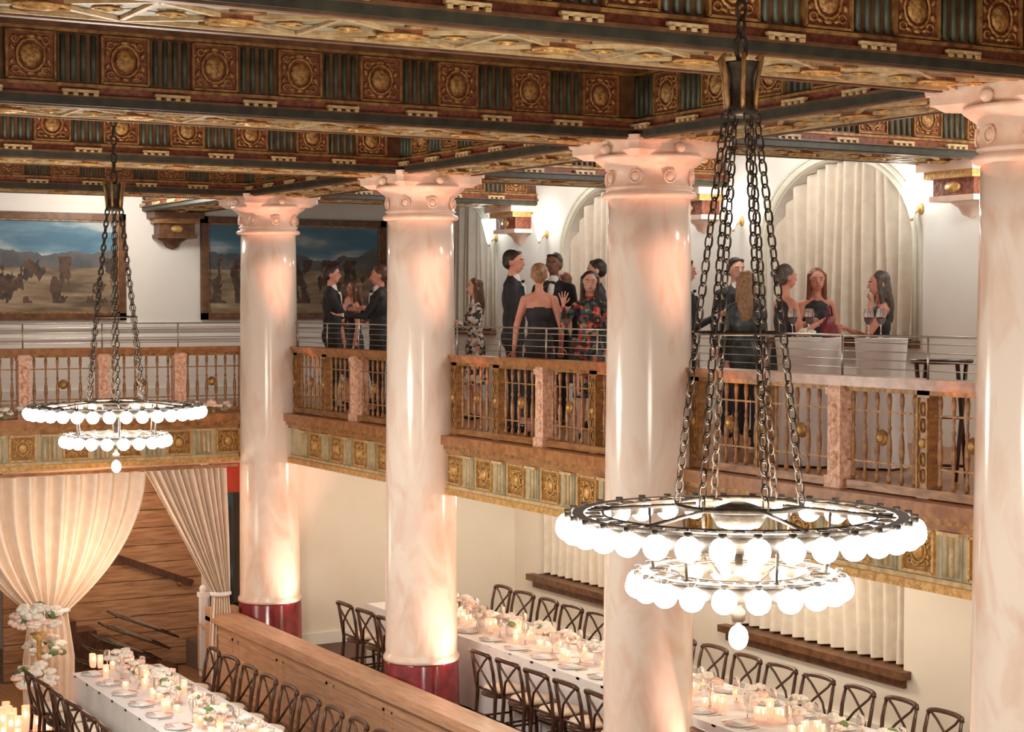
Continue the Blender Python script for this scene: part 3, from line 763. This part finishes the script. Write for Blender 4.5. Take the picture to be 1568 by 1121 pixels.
person('woman_with_brown_hair',10.85,23.5,75,1.62,True,'hair_brown','long','black','skin_pink',R=HOLD(1))
person('woman_in_short_black_dress',11.25,24.6,-140,1.62,True,'hair_brown','bob','black','skin_pink',L=HOLD(-1))
person('man_in_tuxedo',11.76,24.6,75,1.80,False,'hair_dark','short','suit','skin_pink',R=HOLD(1),L=FWD(-1))
person('man_in_suit',10.55,22.0,60,1.78,False,'hair_brown','short','suit','skin_pink',R=HOLD(1),L=FWD(-1))
person('woman_in_floral_dress',11.3,20.6,80,1.62,True,'hair_brown','long','floral_white',R=HOLD(1),L=HOLD(-1))
person('man_in_tuxedo',10.62,18.38,-125,1.88,False,'hair_dark','short','suit','skin_pink',R=HOLD(1),L=FWD(-1),hy=-.2)
person('woman_in_black_strapless_dress',10.34,17.3,-30,1.72,True,'hair_blonde','updo','strapless','skin_pink',R=((.28,.1,-1),(.0,.5,-.8)),L=((-.30,-.05,-1),(-.1,.2,-1)))
person('man_in_suit',11.7,19.2,130,1.88,False,'hair_dark','short','suit','skin_dark',R=HOLD(1))
person('woman_in_dark_dress',12.33,20.0,80,1.68,True,'hair_red','bob','black','skin_pink')
person('man_in_suit',11.9,18.5,60,1.80,False,'hair_dark','short','suit',L=HOLD(-1))
person('woman_in_floral_dress',10.75,16.85,150,1.64,True,'hair_dark','long','floral_red',R=((.45,.35,-.75),(.0,.45,1),(.0,.1,1)),open_hand=True)
person('man_in_suit',12.5,16.4,170,1.78,False,'hair_dark','short','suit')
person('man_in_suit',11.15,15.55,-110,1.74,False,'hair_dark','short','suit','skin_pink',R=HOLD(1))
person('woman_in_leather_jacket',11.4,14.78,-55,1.62,True,'hair_blonde','long','leather',hy=.2)
person('woman_in_black_dress',11.19,13.86,-100,1.66,True,'hair_grey','updo','black','skin_pink',R=HOLD(1),L=HOLD(-1))
person('woman_with_red_hair',12.7,15.18,150,1.66,True,'hair_red','long','black','skin_pink',R=HOLD(1),L=HOLD(-1))
person('woman_in_black_dress',11.95,13.3,65,1.60,True,'hair_grey','long','black','skin_pink',R=((.25,.15,-1),(-.25,.8,.3)),L=((-.05,.55,-.8),(.25,-.12,.95)),ht=-.08)
def cocktail(x,y,r):
    mb=MB(); h=1.04*U
    mb.rev([(r,h),(r,h-.02)],(x,y,ZF),'cloth',24)
    def f(u,v):
        a=2*pi*u; rr=r*(1-.15*math.sin(pi*v))+.03*v*math.sin(u*2*pi*9); return (x+rr*math.cos(a),y+rr*math.sin(a),ZF+h-v*(h-.02))
    mb.grid(f,72,8,'cloth'); mb.build('cocktail_table')
    gm=MB()
    for dx,dy in((-.12,.08),(.10,.12)):
        gx=x+dx*r/.3;gy=y+dy*r/.3
        gm.rev([(.04,0),(.006,.012),(.006,.11),(.04,.16),(.05,.22),(.038,.28)],(gx,gy,ZF+h),'wineglass',10,cap=False); gm.rev([(.01,.13),(.038,.16),(.045,.20)],(gx,gy,ZF+h),'wine',10)
    gm.build('wine_glasses')
cocktail(10.87,13.1,.33); cocktail(11.25,12.5,.25)
mb=MB(); z=ZF+1.04*U
mb.rev([(.14,0),(.17,.05),(.15,.16),(.08,.24)],(0,0,0),'burgundy',14,sy=.45); mb.tube([(-.09,0,.2),(-.06,0,.33),(0,0,.37),(.06,0,.33),(.09,0,.2)],.012,'burgundy',6); mb.box((0,-.07,.17),(.05,.02,.04),'gold')
mb.build('handbag',(11.02,12.98,z),.5,.85)
mb=MB(); cluster(mb,(10.74,13.0,z+.03),.07,10,.045); mb.build('small_flower_posy')
mb=MB()
mb.rev([(.27,1.03),(.28,1.05),(.27,1.07)],(0,0,0),'darkwood',20)
for s in(-1,1):
    mb.tube([(s*.24,-.18,0),(0,-.18,.55),(-s*.2,-.18,1.04)],.02,'darkwood',6); mb.tube([(s*.24,.18,0),(0,.18,.55),(-s*.2,.18,1.04)],.02,'darkwood',6)
mb.tube([(0,-.18,.55),(0,.18,.55)],.015,'darkwood'); mb.tube([(.2,-.18,.1),(.2,.18,.1)],.015,'darkwood'); mb.tube([(-.2,-.18,.1),(-.2,.18,.1)],.015,'darkwood')
st=mb.build('folding_bar_table',(11.06,11.5,ZF),.6); inst(st,'folding_bar_table',(11.5,10.7,ZF),.2)

# ------------------------------------------------------------ lights
def light(name,typ,loc,e,col,size=.2,rot=None,spot=None,blend=.6):
    l=D.lights.new(name,typ); l.energy=e; l.color=col
    if typ in('POINT','SPOT'): l.shadow_soft_size=size
    if spot: l.spot_size=spot; l.spot_blend=blend
    o=D.objects.new(name,l); C.collection.objects.link(o); o.location=loc
    if rot: o.rotation_euler=rot
    return o
for l in((4.94,6.45,3.80),(4.95,16.1,3.80)): light('chandelier_lamp','POINT',l,320,(1,.85,.70),.45)
for yy in scp: light('sconce_lamp','POINT',(XW-.3,yy,6.3),8,(.95,1,.96),.08)
for y in(20.9,16.1,11.3): light('balcony_fill_light','POINT',(12.2,y,7.0),72,(1,.94,.86),.25)  # added fill lights brightening the side balcony, no fixtures
light('balcony_fill_light','POINT',(8.2,25.6,6.9),110,(1,.94,.86),.25)  # same added fill for the end balcony
for y in(20.9,16.1,11.3): light('aisle_fill_light','POINT',(12.0,y,2.45),60,(1,.88,.72),.2)  # fill lights added under the balcony to brighten the aisle, no fixtures
light('drape_alcove_fill','POINT',(7.0,24.0,2.3),42,(1,.74,.54),.15)  # warm fill light added behind the drapes
light('drape_alcove_fill','POINT',(6.6,22.3,1.6),26,(1,.76,.58),.3)  # second warm fill, added in front of the drapes to light their folds
can=MB(); can.rev([(.06,0),(.07,.02),(.07,.14),(.06,.14)],(0,0,0),'iron',10); co=None
def uplight(p,tgt,e,colr,sz,rad=.05,body=True):
    global co
    if body:
        if co is None: co=can.build('uplight_can',p)
        else: inst(co,'uplight_can',p)
    v=Vector(tgt)-Vector((p[0],p[1],p[2]+.18)); q=v.to_track_quat('-Z','Y').to_euler()
    light('column_uplight','SPOT',(p[0],p[1],p[2]+.18),e,colr,rad,q,math.radians(sz),1.0)
for y in YC[:4]:
    uplight((XC-.30,y+.80,.0),(XC-.1,y+.2,3),190,(1,.62,.50),60)
    uplight((XC+.25,y-.85,.0),(XC,y-.2,3),190,(1,.48,.36),60)
    uplight((9.51,y-1.30,ZF+.02),(XC-.05,y-.25,6.35),240,(1,.42,.28),34,.12,False)
    if y<23: uplight((9.51,y+1.30,ZF+.02),(XC-.05,y+.25,6.35),240,(1,.42,.28),34,.12,False)
w=D.worlds.new('world'); C.scene.world=w; w.use_nodes=True
bg=w.node_tree.nodes['Background']; bg.inputs[0].default_value=(1,.88,.75,1); bg.inputs[1].default_value=.80
# ------------------------------------------------------------ camera
cd=D.cameras.new('camera'); cam=D.objects.new('camera',cd); C.collection.objects.link(cam)
cd.sensor_width=36; cd.lens=36*2657/1568; cd.clip_start=.05
cam.location=(0,0,5); cam.rotation_euler=(math.radians(90-2.005),0,math.radians(-29.97)); C.scene.camera=cam
C.view_layer.update()
for o in C.scene.objects:
    if o.parent is None:
        o.location=o.location*S
        if o.type in('MESH','EMPTY'): o.scale=o.scale*S
C.scene.view_settings.view_transform='Standard'
